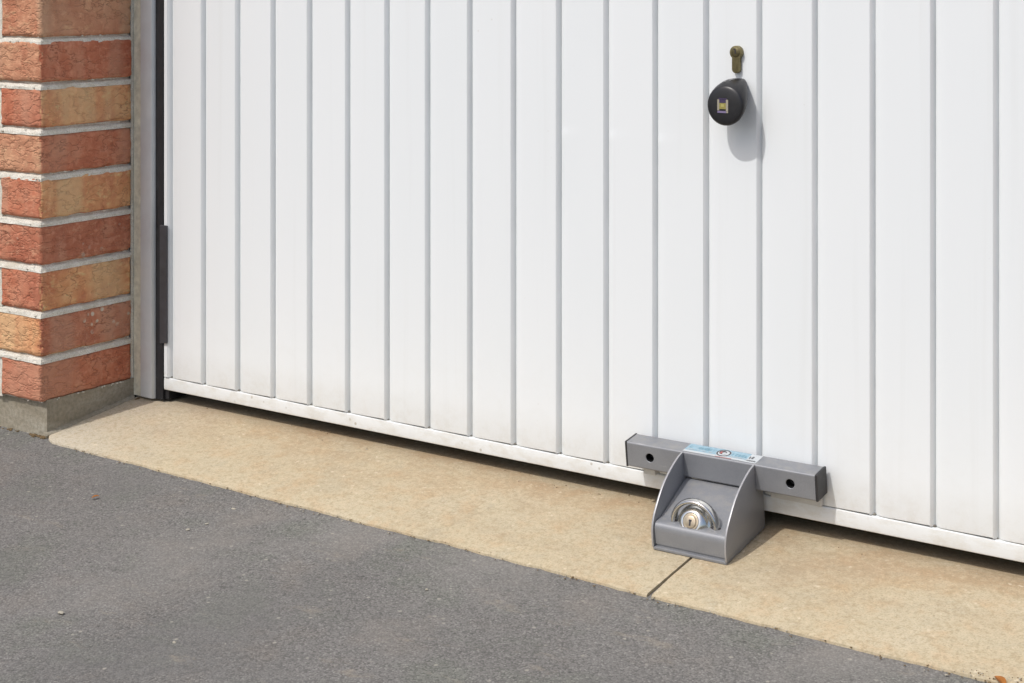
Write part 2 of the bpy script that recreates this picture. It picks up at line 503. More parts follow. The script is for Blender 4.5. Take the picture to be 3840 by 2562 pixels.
def circ(n, r, ph=0.0):
    return [(r * math.cos(2 * PI * k / n + ph), r * math.sin(2 * PI * k / n + ph)) for k in range(n)]

# ------------------------------------------------------------------ ground
SL = 0.11976
def zg(y):
    """ground height: threshold slopes down to the asphalt, which flattens out"""
    if y >= 0: return 0.0
    if y >= -0.25: return SL * y
    return -SL * 0.25 + 0.05 * (y + 0.25)

def edge_y(x):
    pts = [(-3.0, -0.185), (-0.852, -0.1885), (-0.826, -0.2055), (-0.8155, -0.2076), (-0.2351, -0.2178), (0.4537, -0.2299), (0.7021, -0.2308), (0.80, -0.226), (3.0, -0.235)]
    for (xa, ya), (xb, yb) in zip(pts, pts[1:]):
        if xa <= x <= xb:
            return ya + (yb - ya) * (x - xa) / (xb - xa)
    return -0.22

# asphalt sheet, fine near the threshold and running out to the horizon
xs = [-60, -20, -8, -4, -2.5] + [-2.0 + 0.05 * k for k in range(81)] + [2.5, 4, 8, 20, 60]
ys = [-70, -30, -12, -6, -3.5, -2.5] + [-2.0 + 0.05 * k for k in range(35)] + [-0.25, -0.18, -0.10, 0.0]
V = []; F = []
for y in ys:
    for x in xs:
        d = 0.0
        if -2.2 < x < 2.2 and -2.2 < y < -0.3:
            d = 0.0025 * noise.noise((x * 5, y * 5, 0.3))
        V.append((x, y, zg(y) - 0.004 + d))
nx = len(xs)
for j in range(len(ys) - 1):
    for i in range(nx - 1):
        a = j * nx + i
        F.append((a, a + 1, a + nx + 1, a + nx))
obj('driveway', V, F, M['asphalt'], smooth=True, kind='structure')

# two concrete threshold slabs with a recessed joint between them
def slab(x0, x1, jl, jr):
    n = max(2, int((x1 - x0) / 0.01))
    V = []; F = []
    rows = None
    for i in range(n + 1):
        x = x0 + (x1 - x0) * i / n
        ye = edge_y(x) + 0.0024 * noise.noise((x * 19, 1.7, 0)) + 0.0018 * noise.noise((x * 90, 4.1, 0)) + 0.0065 * max(0, noise.noise((x * 31, 7.7, 0)) - 0.28)
        if x > 0.70 and x < 0.80:
            ye += 0.004 * noise.noise((x * 120, 9.1, 0))
        ysl = [(ye - 0.0015, -0.03), (ye - 0.0005, -0.0045), (ye, -0.0012), (ye + 0.003, 0.0), (ye + 0.05, 0), (-0.10, 0), (-0.05, 0), (0.0, 0), (0.09, 0), (0.60, 0), (0.60, -0.05)]
        rows = len(ysl)
        for y, dz in ysl:
            xx = x
            # chipped arris along the joint
            z = zg(y) + dz
            if jl and i == 0: xx += 0.0010 * noise.noise((y * 130, 3, 0)) + (0.0014 if y < -0.20 else 0)
            if jr and i == n: xx += 0.0010 * noise.noise((y * 130, 8, 0))
            V.append((xx, y, z))
    for i in range(n):
        for k in range(rows - 1):
            a = i * rows + k
            F.append((a, a + rows, a + rows + 1, a + 1))
    # side walls of the joint
    for i in (0, n):
        base = len(V)
        for k in range(rows):
            v = V[i * rows + k]; V.append((v[0], v[1], v[2] - 0.04))
        for k in range(rows - 1):
            F.append((i * rows + k, i * rows + k + 1, base + k + 1, base + k))
    o = obj('concrete_slab', V, F, M['concrete'], smooth=False, kind='structure')
    auto_smooth(o, 40)
    return o
slab(-0.850, 0.3040, False, True)
slab(0.3082, 1.55, True, False)
# soil lying at the bottom of the joint
mb = MB(); mb.box(0.303, 0.310, -0.2245, 0.1, -0.045, -0.010)
for i, v in enumerate(mb.v):
    mb.v[i] = (v[0], v[1], v[2] + zg(v[1]) + 0.0)
mb.build('soil', M['dirt'], kind='structure')

# dark space behind the door
mb = MB()
X0, X1, Y0, Y1, Z1 = -0.85, 1.50, 0.055, 1.2, 2.06
mb.add([(X0, Y0, -0.04), (X0, Y1, -0.04), (X0, Y1, Z1), (X0, Y0, Z1)], [(0, 1, 2, 3)])
mb.add([(X1, Y0, -0.04), (X1, Y1, -0.04), (X1, Y1, Z1), (X1, Y0, Z1)], [(0, 1, 2, 3)])
mb.add([(X0, Y1, -0.04), (X1, Y1, -0.04), (X1, Y1, Z1), (X0, Y1, Z1)], [(0, 1, 2, 3)])
mb.add([(X0, Y0, Z1), (X1, Y0, Z1), (X1, Y1, Z1), (X0, Y1, Z1)], [(0, 1, 2, 3)])
mb.add([(X0, 0.61, -0.002), (X1, 0.61, -0.002), (X1, Y1, -0.002), (X0, Y1, -0.002)], [(0, 1, 2, 3)])
mb.build('garage_interior', M['dark'], kind='structure')

# ------------------------------------------------------------------ brick pier on the left
XC, YF = -0.8531, -0.2030            # corner of the pier (reveal plane, front plane)
ZB, CO, BH = 0.0320, 0.0750, 0.0655  # first bed, course height, brick height
wall = thing('brick_wall', 'red and tan brick garage pier with pale mortar left of the white door', 'wall', (XC, YF, 0))

def rough_box(x0, x1, y0, y1, z0, z1, seed, step=0.012, amp=0.0013, fine=False):
    """a brick: a subdivided box with worn edges and an uneven skin"""
    bm = bmesh.new()
    nx, ny, nz = (max(2, int(round((b - a) / step))) for a, b in ((x0, x1), (y0, y1), (z0, z1)))
    pts = {}
    def vert(i, j, k):
        if (i, j, k) in pts: return pts[(i, j, k)]
        p = Vector((x0 + (x1 - x0) * i / nx, y0 + (y1 - y0) * j / ny, z0 + (z1 - z0) * k / nz))
        ex = (i in (0, nx)) + (j in (0, ny)) + (k in (0, nz))
        q = p * 38 + Vector((seed * 3.1, seed * 1.7, seed * 5.3))
        d = Vector((noise.noise(q), noise.noise(q + Vector((9, 0, 0))), noise.noise(q + Vector((0, 9, 0))))) * amp
        d += Vector((noise.noise(q * 3), noise.noise(q * 3 + Vector((9, 0, 0))), noise.noise(q * 3 + Vector((0, 9, 0))))) * amp * 0.6
        c = Vector(((x0 + x1) / 2, (y0 + y1) / 2, (z0 + z1) / 2))
        if fine:
            w = Vector((p.x * 46, p.y * 46, p.z * 80)) + Vector((seed * 2.3, seed, seed * 4.1))
            crease = max(0.0, 1 - abs(noise.noise(w)) * 7) * max(0.0, noise.noise(w * 0.4 + Vector((5, 5, 5))) + 0.25)
            lump = noise.noise(w * 2.1)
            a = -0.0022 * crease + 0.0007 * lump
            n3 = Vector(((1 if i == nx else -1 if i == 0 else 0), (1 if j == ny else -1 if j == 0 else 0), 0))
            d += n3 * a
        if ex >= 2:
            wear = 0.0014 + 0.0030 * max(0, noise.noise(q * 1.3) - 0.05)
            for ax, on in ((0, i in (0, nx)), (1, j in (0, ny)), (2, k in (0, nz))):
                if on: d[ax] += wear * (1 if c[ax] > p[ax] else -1)
        pts[(i, j, k)] = bm.verts.new(p + d)
        return pts[(i, j, k)]
    def face(*a): bm.faces.new([vert(*t) for t in a])
    for i in range(nx):
        for k in range(nz):
            face((i, 0, k), (i + 1, 0, k), (i + 1, 0, k + 1), (i, 0, k + 1))
            face((i, ny, k), (i, ny, k + 1), (i + 1, ny, k + 1), (i + 1, ny, k))
        for j in range(ny):
            face((i, j, 0), (i, j + 1, 0), (i + 1, j + 1, 0), (i + 1, j, 0))
            face((i, j, nz), (i + 1, j, nz), (i + 1, j + 1, nz), (i, j + 1, nz))
    for j in range(ny):
        for k in range(nz):
            face((0, j, k), (0, j, k + 1), (0, j + 1, k + 1), (0, j + 1, k))
            face((nx, j, k), (nx, j + 1, k), (nx, j + 1, k + 1), (nx, j, k + 1))
    return bm

row_tone = {0: ('red', 'red'), 1: ('tan', 'fleck'), 2: ('red', 'tan'), 3: ('redbrown', 'redbrown'), 4: ('red', 'tan'),
            5: ('pink', 'red'), 6: ('red', 'tan'), 7: ('pink', 'red'), 8: ('pink', 'pink')}
tones = ['red', 'tan', 'redbrown', 'pink', 'red', 'fleck']
WT = 27                                        # courses up to the lintel
for k in range(WT):
    z0 = ZB + CO * k + rnd.uniform(-0.0012, 0.0012); z1 = z0 + BH + rnd.uniform(-0.0008, 0.0012)
    near = k <= 10
    fr, rv = row_tone.get(k, (rnd.choice(tones), rnd.choice(tones)))
    j = rnd.uniform(-0.0012, 0.0012)
    lc = 0.1035 if k % 2 == 0 else 0.2150
    bm = rough_box(XC - lc, XC + j, YF - j, -0.0055, z0, z1, k + 1.37, 0.0042 if near else 0.05, 0.0013, near)
    for v in bm.verts: v.co -= Vector((XC, YF, 0))
    bmesh.ops.recalc_face_normals(bm, faces=bm.faces)
    for f in bm.faces: f.material_index = 1 if f.normal.x > 0.6 else 0
    me = bpy.data.meshes.new('brick'); bm.to_mesh(me); bm.free()
    me.materials.append(M[fr]); me.materials.append(M[rv])
    auto = bpy.data.objects.new('brick', me); col.objects.link(auto); auto.parent = wall
    me.shade_smooth()
    xr = XC - lc - 0.010
    for q in range(4):
        if k > 14: break
        x1 = xr - q * 0.225; x0 = x1 - 0.215
        jj = rnd.uniform(-0.0012, 0.0012)
        b2 = rough_box(x0, x1, YF + jj, YF + 0.100, z0, z1, k * 7.7 + q, 0.02 if near else 0.06)
        for v in b2.verts: v.co -= Vector((XC, YF, 0))
        bmesh.ops.recalc_face_normals(b2, faces=b2.faces)
        me = bpy.data.meshes.new('brick'); b2.to_mesh(me); b2.free()
        me.materials.append(M[rnd.choice(tones)])
        me.shade_smooth()
        o = bpy.data.objects.new('brick', me); col.objects.link(o); o.parent = wall

# mortar: recessed core plus weather-struck beds that slope out over the brick below
mb = MB()
def l_path(inset):
    return [(-1.87, YF + inset), (XC - inset, YF + inset), (XC - inset, -0.006)]
ztop = ZB + CO * WT
def core():
    p = l_path(0.0075)
    for (xa, ya), (xb, yb) in zip(p, p[1:]):
        mb.add([(xa, ya, 0.03), (xb, yb, 0.03), (xb, yb, ztop), (xa, ya, ztop)], [(0, 1, 2, 3)])
core()
# side of the joint at the frame end, a thin pale upright fillet
for k in range(0, 70):
    z0 = 0.030 + k * 0.03; z1 = z0 + 0.0302
    w = 0.0020 + 0.0012 * noise.noise((z0 * 40, 2, 2))
    mb.add([(XC - w, -0.0075, z0), (XC - 0.0010, -0.0015, z0), (XC - 0.0010, -0.0015, z1), (XC - w, -0.0075, z1)], [(0, 1, 2, 3)])
    mb.add([(XC - 0.0015, -0.0015, z0), (XC - 0.02, -0.0015, z0), (XC - 0.02, -0.0015, z1), (XC - 0.0015, -0.0015, z1)], [(0, 1, 2, 3)])
def bed(zc0, zc1, fine):
    """bed joint from the top of one brick (zc0) to the bottom of the next (zc1), swept round the corner"""
    prof = [(0.0005, zc0 - 0.003), (0.0010, zc0 + 0.0008), (0.0026, zc0 + 0.0042), (0.0075, zc1 - 0.0022), (0.0110, zc1 + 0.002)]
    st = 0.008 if fine else 0.08
    path = []
    x = -1.87 if not fine else XC - 0.16
    if fine:
        path.append((-1.87, YF, 0, 1)); 
    n = max(1, int((XC - x) / st))
    for i in range(n): path.append((x + (XC - x) * i / n, YF, 0, 1))
    path.append((XC, YF, -1, 1))
    n = max(2, int(0.196 / st))
    for i in range(1, n + 1): path.append((XC, YF + 0.197 * i / n, -1, 0))
    rows = []
    for (px, py, dx, dy) in path:
        r = []
        for q, (ins, z) in enumerate(prof):
            e = 0.0
            if fine:
                e = 0.0018 * noise.noise((px * 45, py * 45 + q * 0.7, z * 60)) + 0.0009 * noise.noise((px * 190, py * 190, z * 120 + q))
            zz = z + (0.0018 * noise.noise((px * 38, py * 38, z * 90 + 3)) if fine and q in (1, 2) else 0)
            i2 = ins + e - 0.0004
            r.append((px + dx * i2, py + dy * i2, zz))
        rows.append(r)
    vs = [p for r in rows for p in r]; m = len(prof)
    fs = [(a * m + b, (a + 1) * m + b, (a + 1) * m + b + 1, a * m + b + 1) for a in range(len(rows) - 1) for b in range(m - 1)]
    mb.add(vs, fs)
for k in range(WT):
    bed(ZB + CO * k + BH, ZB + CO * (k + 1), k <= 10)
# upright joints on the front
for k in range(15):
    lc = 0.1035 if k % 2 == 0 else 0.2150
    for q in range(4):
        x1 = XC - lc - q * 0.225
        z0 = ZB + CO * k - 0.004
        mb.box(x1 - 0.012, x1 + 0.002, YF + 0.003, YF + 0.02, z0, z0 + BH + 0.008)
for i, v in enumerate(mb.v): mb.v[i] = (v[0] - XC, v[1] - YF, v[2])
mo = mb.build('mortar', M['mortar'], wall)

# crumbs of mortar squeezed out along the reveal arrises
mb = MB()
for s in range(130):
    k = rnd.randint(0, 9)
    on_front = rnd.random() < 0.25
    z = ZB + CO * k + rnd.choice([-0.0005, BH + 0.0005])
    if s < 15: z = 0.0315 + rnd.uniform(-0.001, 0.0012); on_front = False
    r = rnd.uniform(0.0008, 0.0021)
    if s < 15: r *= rnd.uniform(0.5, 1.3)
    if on_front: c = Vector((-rnd.uniform(0.0, 0.10), -0.0002, z))
    else: c = Vector((0.0002, rnd.uniform(0.002, 0.196), z))
    bm = bmesh.new(); bmesh.ops.create_icosphere(bm, subdivisions=1, radius=r)
    for v in bm.verts:
        v.co = Vector((v.co.x * 0.8, v.co.y * rnd.uniform(1.0, 1.7), v.co.z * 0.75)) + c
    mb.bm(bm)
mb.build('mortar_crumbs', M['mortar'], wall, kind='stuff')

# concrete plinth below the bricks
PYF = YF + 0.0125
mb = MB()
n = 44
top = []; bot = []
pathp = [(-1.87, PYF)] + [(XC - 0.16 + 0.16 * i / 16 - 0.0005, PYF) for i in range(17)] + [(XC - 0.0006 + 0.0, PYF + (0.0 - PYF) * i / 22) for i in range(1, 23)]
for i, (x, y) in enumerate(pathp):
    w = 0.0012 * noise.noise((x * 45, y * 45, 1.0)); w2 = 0.0012 * noise.noise((x * 60, y * 60, 5.0))
    nxv = 1.0 if i > 17 else 0.0
    row = []
    for t in range(6):
        zb = zg(y) - 0.02
        z = zb + (0.0335 + 0.0012 * noise.noise((x * 80, y * 80, 2)) - zb) * t / 5
        u = 0.0011 * noise.noise((x * 45, y * 45, z * 45)) + 0.0006 * noise.noise((x * 140, y * 140, z * 140))
        row.append((x + u * nxv + 0.0008 * nxv, y - u * (1 - nxv), z))
    top.append(row)
vs = [p for r in top for p in r]
fs = [(a * 6 + b, (a + 1) * 6 + b, (a + 1) * 6 + b + 1, a * 6 + b + 1) for a in range(len(top) - 1) for b in range(5)]
mb.add(vs, fs)
mb.add([(-1.87, PYF, 0.0315), (XC - 0.0008, PYF, 0.0315), (XC - 0.0008, 0, 0.0315), (-1.87, 0, 0.0315)], [(0, 1, 2, 3)])
# small cement fillet where the plinth meets the threshold
fil = []
for i in range(25):
    y = PYF - 0.008 + (0.0 - PYF + 0.004) * i / 24
    h = 0.0045 + 0.0015 * noise.noise((y * 70, 3, 3)); w = 0.0065 + 0.0025 * noise.noise((y * 55, 7, 1))
    fil.append([(XC - 0.001, y, zg(y) + h), (XC + 0.002, y, zg(y) + h * 0.8), (XC + w, y, zg(y) + 0.0006), (XC + w, y, zg(y) - 0.01)])
vs = [p for r in fil for p in r]
mb.add(vs, [(a * 4 + b, (a + 1) * 4 + b, (a + 1) * 4 + b + 1, a * 4 + b + 1) for a in range(24) for b in range(3)])
for i, v in enumerate(mb.v): mb.v[i] = (v[0] - XC, v[1] - YF, v[2])
auto_smooth(mb.build('plinth', M['plinth'], wall), 50)

# plain pier on the far right, beyond the frame
mb = MB(); mb.box(1.46, 2.3, -0.2, 0.0, -0.03, 2.06)
mb.build('wall_right', M['red'], kind='structure')

# ------------------------------------------------------------------ steel door frame
frame = thing('door_surround', 'grey galvanised door frame post with black seal beside the brick pier', 'door frame', (-0.815, 0, 0))
fx = -0.815
mb = MB()                                      # post: rolled edges
pr = 0.006
sec = [(-0.8335, 0.05), (-0.8335, -0.003), (-0.8325, -0.0055), (-0.8300, -0.0068), (-0.8075, -0.0068), (-0.8045, -0.0058), (-0.8022, -0.0030), (-0.8015, 0.0005), (-0.8015, 0.05)]
rings = []
for z, sh in ((0.0045, 0.0012), (0.0062, 0.0), (0.5, 0), (1.0, 0), (2.02, 0)):
    rings.append([(x - fx, y + sh, z) for x, y in sec])
mb.loft(rings)
auto_smooth(mb.build('post', M['post'], frame), 30)
mb = MB()                                      # sealant bead between brick and post
rows = []
for k in range(106):
    z = 0.004 + k * 0.019
    w = 0.0012 * noise.noise((z * 30, 0, 4)); w2 = 0.0010 * noise.noise((z * 70, 5, 4))
    rows.append([(-0.8535 - fx, 0.02, z), (-0.8533 - fx, -0.0018 + w, z), (-0.8480 - fx + w2, -0.0016 + w * 0.6, z), (-0.8400 - fx, -0.0018 + w2, z), (-0.8348 - fx + w, -0.0022, z), (-0.8325 - fx, -0.0018, z), (-0.8325 - fx, 0.02, z)])
mb.loft(rows)
auto_smooth(mb.build('sealant', M['sealant'], frame), 60)
mb = MB(); mb.box(-0.8013 - fx, -0.7755 - fx, 0.006, 0.05, 0.004, 2.02, 0, 0.002)
mb.box(-0.8013 - fx, -0.7838 - fx, 0.0002, 0.0055, 0.004, 2.02, 0, 0.001)
mb.build('rubber_seal', M['seal'], frame)
mb = MB(); mb.prism([(-0.7868 - fx, 0.1020), (-0.7698 - fx, 0.1035), (-0.7698 - fx, 0.3050), (-0.7868 - fx, 0.3050)], 'y', -0.0042, -0.0008, 0, 0.0008)
mb.build('hinge_plate', M['bracket'], frame)
mb = MB(); mb.box(1.3975 - fx, 1.455 - fx, -0.0068, 0.05, 0.006, 2.02, 0, 0.003)
mb.build('post', M['post'], frame)
mb = MB(); mb.box(-0.8013 - fx, 1.3975 - fx, -0.0068, 0.05, 1.985, 2.05, 0, 0.003)
mb.build('head_rail', M['post'], frame)

# ------------------------------------------------------------------ the up-and-over door
door = thing('garage_door', 'white ribbed steel up-and-over garage door above the concrete threshold', 'garage door', (0.31, 0, 0.022))
dx, dz = 0.31, 0.022
P0, PX = 0.0793883, -0.688687
prof = [(0.0000, 0.0000), (0.0010, 0.0007), (0.0044, 0.0062), (0.0048, 0.0082), (0.0058, 0.0082), (0.0062, 0.0066), (0.0078, 0.0058), (0.0125, 0.0036), (0.0150, 0.0030),
        (0.0240, 0.0024), (0.0500, 0.0011), (0.0700, 0.0003), (0.0794, 0.0)]
ZP0, ZP1 = 0.0441, 1.975
pm = None
def panel_mesh(w, dent):
    pts = [(x, y) for x, y in prof if x < w - 1e-5] + [(w, 0.0 if w > 0.07 else 0.001)]
    vs = []; fs = []
    zs = [ZP0, ZP0 + 0.0012, 0.10, 0.22, 0.36, 0.500, 0.507, 0.5105, 0.518, 0.62, 0.8, 1.2, ZP1]
    m = len(pts)
    for layer, off in ((0, 0.0), (1, 0.0016)):
        for iz, z in enumerate(zs):
            for q, (x, y) in enumerate(pts):
                yy = y + off
                if layer == 0 and iz == 0: yy += 0.0004
                if dent and layer == 0 and 0.0050 < x < 0.0160:
                    yy += {5: 0.0, 6: -0.00045, 7: 0.0003}.get(iz, 0.0)
                zz = z + (0.0018 * max(0.0, x / P0 - 0.22) if iz <= 1 else 0.0)
                vs.append((x, yy, zz - dz))
    nz = len(zs)
    for iz in range(nz - 1):
        for q in range(m - 1):
            a = iz * m + q
            fs.append((a, a + 1, a + m + 1, a + m))
            b = nz * m + iz * m + q
            fs.append((b, b + m, b + m + 1, b + 1))
    for q in range(m - 1):
        fs.append((q, nz * m + q, nz * m + q + 1, q + 1))
    me = bpy.data.meshes.new('panel'); me.from_pydata(vs, [], fs); me.materials.append(M['door'])
    me.shade_smooth(); me.set_sharp_from_angle(angle=R_(48))
    return me
full = panel_mesh(P0, False)
dented = panel_mesh(P0, True)
for i in range(-1, 26):
    s = PX + P0 * i - 0.0042
    o = bpy.data.objects.new('panel', dented if i in (9, 10, 11) else full); col.objects.link(o); o.parent = door
    o.location = (s - dx, 0.0003 * (1 + noise.noise((i * 3.7, 1, 1))), 0)
    o.rotation_euler = (R_(0.015) * noise.noise((i * 2.3, 5, 2)), 0, R_(0.22) * noise.noise((i * 1.9, 2, 9)))
# folded stile on the hinge side and at the far side
for xa, xb in ((-0.7820, PX - P0 - 0.0044), (PX + 26 * P0 - 0.0040, 1.3900)):
    mb = MB()
    w = xb - xa
    mb.loft([[(xa - dx, 0.0300, z - dz), (xa - dx, 0.0018, z - dz), (xa + 0.0016 - dx, 0.0004, z - dz), (xb - 0.004 - dx, 0.0, z - dz), (xb - dx, 0.0, z - dz), (xb - dx, 0.03, z - dz)] for z in (0.0448, 0.0460, 1.0, 1.975)])
    auto_smooth(mb.build('stile', M['door'], door), 30)
# bottom rail with a turned lip
mb = MB()
sec = [(0.0095, 0.0437), (0.0075, 0.0436), (0.0020, 0.0430), (0.0008, 0.0418), (0.0004, 0.0385), (0.0004, 0.0250), (0.0010, 0.0228), (0.0022, 0.0220), (0.0045, 0.0220), (0.0050, 0.0235), (0.0095, 0.0420)]
rings = []
for x in [-0.7820 + 0.02 * k for k in range(109)]:
    x = min(x, 1.3900)
    d = 0.0003 * noise.noise((x * 9, 0, 0))
    rings.append([(x - dx, y + d + 0.0013, z - dz) for y, z in sec])
mb.loft(rings)
auto_smooth(mb.build('bottom_rail', M['rail'], door), 35)
# added dark block behind the rail, cuts bounce light under the door
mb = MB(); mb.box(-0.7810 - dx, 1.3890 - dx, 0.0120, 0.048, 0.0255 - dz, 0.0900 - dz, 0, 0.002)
mb.build('bounce_blocker', M['bracket'], door)
# dirt that has gathered in the foot of each groove
mb = MB()
for i in range(-1, 26):
    s = PX + P0 * i
    bm = bmesh.new(); bmesh.ops.create_icosphere(bm, subdivisions=1, radius=rnd.uniform(0.45, 1.0))
    for v in bm.verts:
        v.co = Vector((s + v.co.x * 0.0032 - dx, 0.0060 + v.co.y * 0.0026, 0.0446 + v.co.z * 0.0022 + 0.0008 * noise.noise(v.co * 2 + Vector((i, 0, 0))) - dz))
    mb.bm(bm)
mb.build('groove_dirt', M['grime'], door, kind='stuff')

# key cylinder (profile of a euro cylinder, brass gone dull)
CX, CZ = 0.3115, 0.6283
mb = MB()
r1, r2 = 0.0090, 0.0057
poly = []
a0 = math.asin(r2 / r1)
for k in range(25):
    a = -PI / 2 + a0 + (2 * PI - 2 * a0) * k / 24
    poly.append((CX + r1 * math.cos(a) - dx, CZ + r1 * math.sin(a) - dz))
zt = 0.6062
for k in range(13):
    a = PI + PI * k / 12
    poly.append((CX + r2 * math.cos(a) - dx, zt + r2 * math.sin(a) - dz))
mb.prism(poly[::-1], 'y', 0.008, -0.0052, 0, 0.0006)
cyl = auto_smooth(mb.build('key_cylinder', M['tarnish'], door), 40)
mb = MB()
mb.loft([[(CX + x - dx, y, CZ + z - dz) for x, z in circ(24, r)] for r, y in ((0.0062, -0.0050), (0.0062, -0.0058), (0.0056, -0.0062))])
auto_smooth(mb.build('plug', M['tarnish_dark'], cyl), 40)
mb = MB(); mb.box(CX - 0.0009 - dx, CX + 0.0009 - dx, -0.00645, -0.0059, CZ - 0.0015 - dz, CZ + 0.0042 - dz)
mb.box(CX - 0.0022 - dx, CX + 0.0001 - dx, -0.00652, -0.0060, CZ + 0.0034 - dz, CZ + 0.0052 - dz)
mb.build('keyway', M['st_black'], cyl)

# teardrop knob
NS = 48
cb, cf = Vector((0.3136, 0.0, 0.5820)), Vector((0.3127, -0.0395, 0.5597))
rb, rf = 0.0117, 0.0270
def squircle(n, r, e):
    out = []
    for x, y in circ(n, 1.0):
        k = (abs(x) ** e + abs(y) ** e) ** (-1.0 / e)
        out.append((x * r * k, y * r * k))
    return out
rings = []
for t, k, e in ((0.0, 0.435, 3.6), (0.03, 0.46, 3.5), (0.10, 0.53, 3.2), (0.20, 0.62, 2.9), (0.32, 0.72, 2.6), (0.45, 0.82, 2.3), (0.58, 0.905, 2.15), (0.70, 0.965, 2.05),
                (0.80, 0.995, 2.0), (0.87, 1.0, 2.0), (0.92, 0.985, 2.0), (0.96, 0.95, 2.0), (0.985, 0.90, 2.0), (1.005, 0.82, 2.0), (1.022, 0.70, 2.0), (1.036, 0.54, 2.0), (1.045, 0.36, 2.0), (1.050, 0.12, 2.0)):
    c = cb.lerp(cf, min(t, 0.9) / 0.9); c.y = cf.y * t
    rings.append([(c.x + x - dx, c.y, c.z + z - dz) for x, z in squircle(NS, 0.0272 * k, e)])
mb = MB(); mb.loft(rings)
knob = auto_smooth(mb.build('handle', M['black_matt'], door), 70)
# square badge: cream uprights, yellow centre, violet above, lilac below
mb = MB()
def bq(x0, x1, z0, z1, mi, y=-0.0419):
    mb.box(cf.x - 0.0014 + x0 - dx, cf.x - 0.0014 + x1 - dx, y, y + 0.0012, cf.z - 0.0003 + z0 - dz, cf.z - 0.0003 + z1 - dz, mi)
bq(-0.0080, -0.0052, -0.0062, 0.0082, 1)
bq(0.0046, 0.0078, -0.0066, 0.0082, 1)
bq(-0.0050, 0.0044, -0.0042, 0.0036, 0)
bq(-0.0024, 0.0018, -0.0014, 0.0022, 4, -0.0422)
bq(-0.0066, 0.0060, 0.0084, 0.0100, 3)
bq(-0.0050, 0.0044, 0.0038, 0.0080, 3)
bq(-0.0078, 0.0050, -0.0094, -0.0068, 2)
bq(0.0052, 0.0078, -0.0092, -0.0069, 1)
mb.build('badge', [M['b_yellow'], M['b_cream'], M['b_lilac'], M['b_violet'], simple('badge_gold', (0.42, 0.38, 0.13), 0.35)], knob)
# worn printed marks on the upper side of the knob
mb = MB()
def on_knob(t, a):
    c = cb.lerp(cf, t); r = rb + (rf - rb) * t + 0.0029 * math.sin(PI * t) + 0.0008
    return Vector((c.x + r * math.cos(a) - dx, c.y, c.z + r * math.sin(a) - dz))
for t0, t1, a0, a1 in ((0.44, 0.50, 1.62, 1.86), (0.46, 0.56, 1.50, 1.60), (0.60, 0.68, 1.88, 2.0), (0.62, 0.66, 1.50, 1.60), (0.72, 0.76, 1.72, 1.84), (0.80, 0.84, 1.86, 1.95)):
    mb.add([on_knob(t0, a0), on_knob(t1, a0), on_knob(t1, a1), on_knob(t0, a1)], [(0, 1, 2, 3)])
mb.build('print_mark', M['print'], knob)

# ------------------------------------------------------------------ floor-mounted door lock
lock = thing('door_lock', 'silver grey steel garage door lock bolted at the door foot over the slab joint', 'lock', (0.3037, -0.1205, -0.0102))
lock.rotation_euler = (0.13483, 0.00256, 0.02383)
HW = 0.0535
TP = 0.0027
prof_s = [(0.0, 0.0), (-0.0006, 0.0130), (0.0004, 0.0240), (0.0032, 0.0325), (0.0080, 0.0412), (0.0155, 0.0500), (0.0245, 0.0592), (0.0345, 0.0680), (0.0445, 0.0745), (0.0540, 0.0795), (0.0630, 0.0834), (0.0720, 0.0868), (0.0830, 0.0900), (0.0950, 0.0918),
          (0.0950, 0.0560), (0.1120, 0.0560), (0.1165, 0.0440), (0.1165, 0.0)]
box = MB()
base = MB(); base.box(-HW + 0.001, HW - 0.001, 0.0005, 0.1165, -0.0036, 0.0004, 0, 0.0008)
base.build('base_plate', M['silver'], lock)
for sx in (-1, 1):
    mb = MB()
    a, b = (HW - TP, HW) if sx > 0 else (-HW, -HW + TP)
    mb.prism(prof_s, 'x', a, b, 0, 0.0005)
    sp_ = mb.build('side_plate', [M['silver'], M['edge_highlight']], lock)
    for f in sp_.data.polygons:             # sun highlight on the plate rim, painted as a lighter edge
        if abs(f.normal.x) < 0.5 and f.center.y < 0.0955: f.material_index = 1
    auto_smooth(sp_, 35)
# front lip, shelf and ramp as one bent plate
mb = MB()
path = [(0.0040, 0.0034), (0.0034, 0.0210), (0.0038, 0.0262), (0.0055, 0.0296), (0.0085, 0.0316), (0.0120, 0.0322), (0.0235, 0.0326), (0.0265, 0.0333), (0.0300, 0.0345), (0.0900, 0.0535), (0.1000, 0.0545)]
IW = HW - TP - 0.0009
vs = []; fs = []
for (y, z) in path:
    vs += [(-IW, y, z), (IW, y, z)]
m = len(path)
for (y, z) in path:
    vs += [(-IW, y + 0.0015, z - 0.003), (IW, y + 0.0015, z - 0.003)]
for k in range(m - 1):
    fs.append((2 * k, 2 * k + 1, 2 * k + 3, 2 * k + 2))
    q = 2 * m
    fs.append((q + 2 * k, q + 2 * k + 2, q + 2 * k + 3, q + 2 * k + 1))
mb.add(vs, fs)
plate = mb.build('lock_plate', M['silver'], lock)
auto_smooth(plate, 38)
# dark slots where the barrel and its guard pass through the shelf
mb = MB()
for cx_, cy_, rx_, ry_ in ((-0.0285, 0.0190, 0.0052, 0.0036), (0.0300, 0.0205, 0.0072, 0.0046), (0.0035, 0.0142, 0.0100, 0.0024)):
    mb.add([(cx_ + rx_ * x, cy_ + ry_ * y, 0.03275) for x, y in circ(20, 1.0)], [tuple(range(20))])
mb.build('slot', M['st_black'], lock)
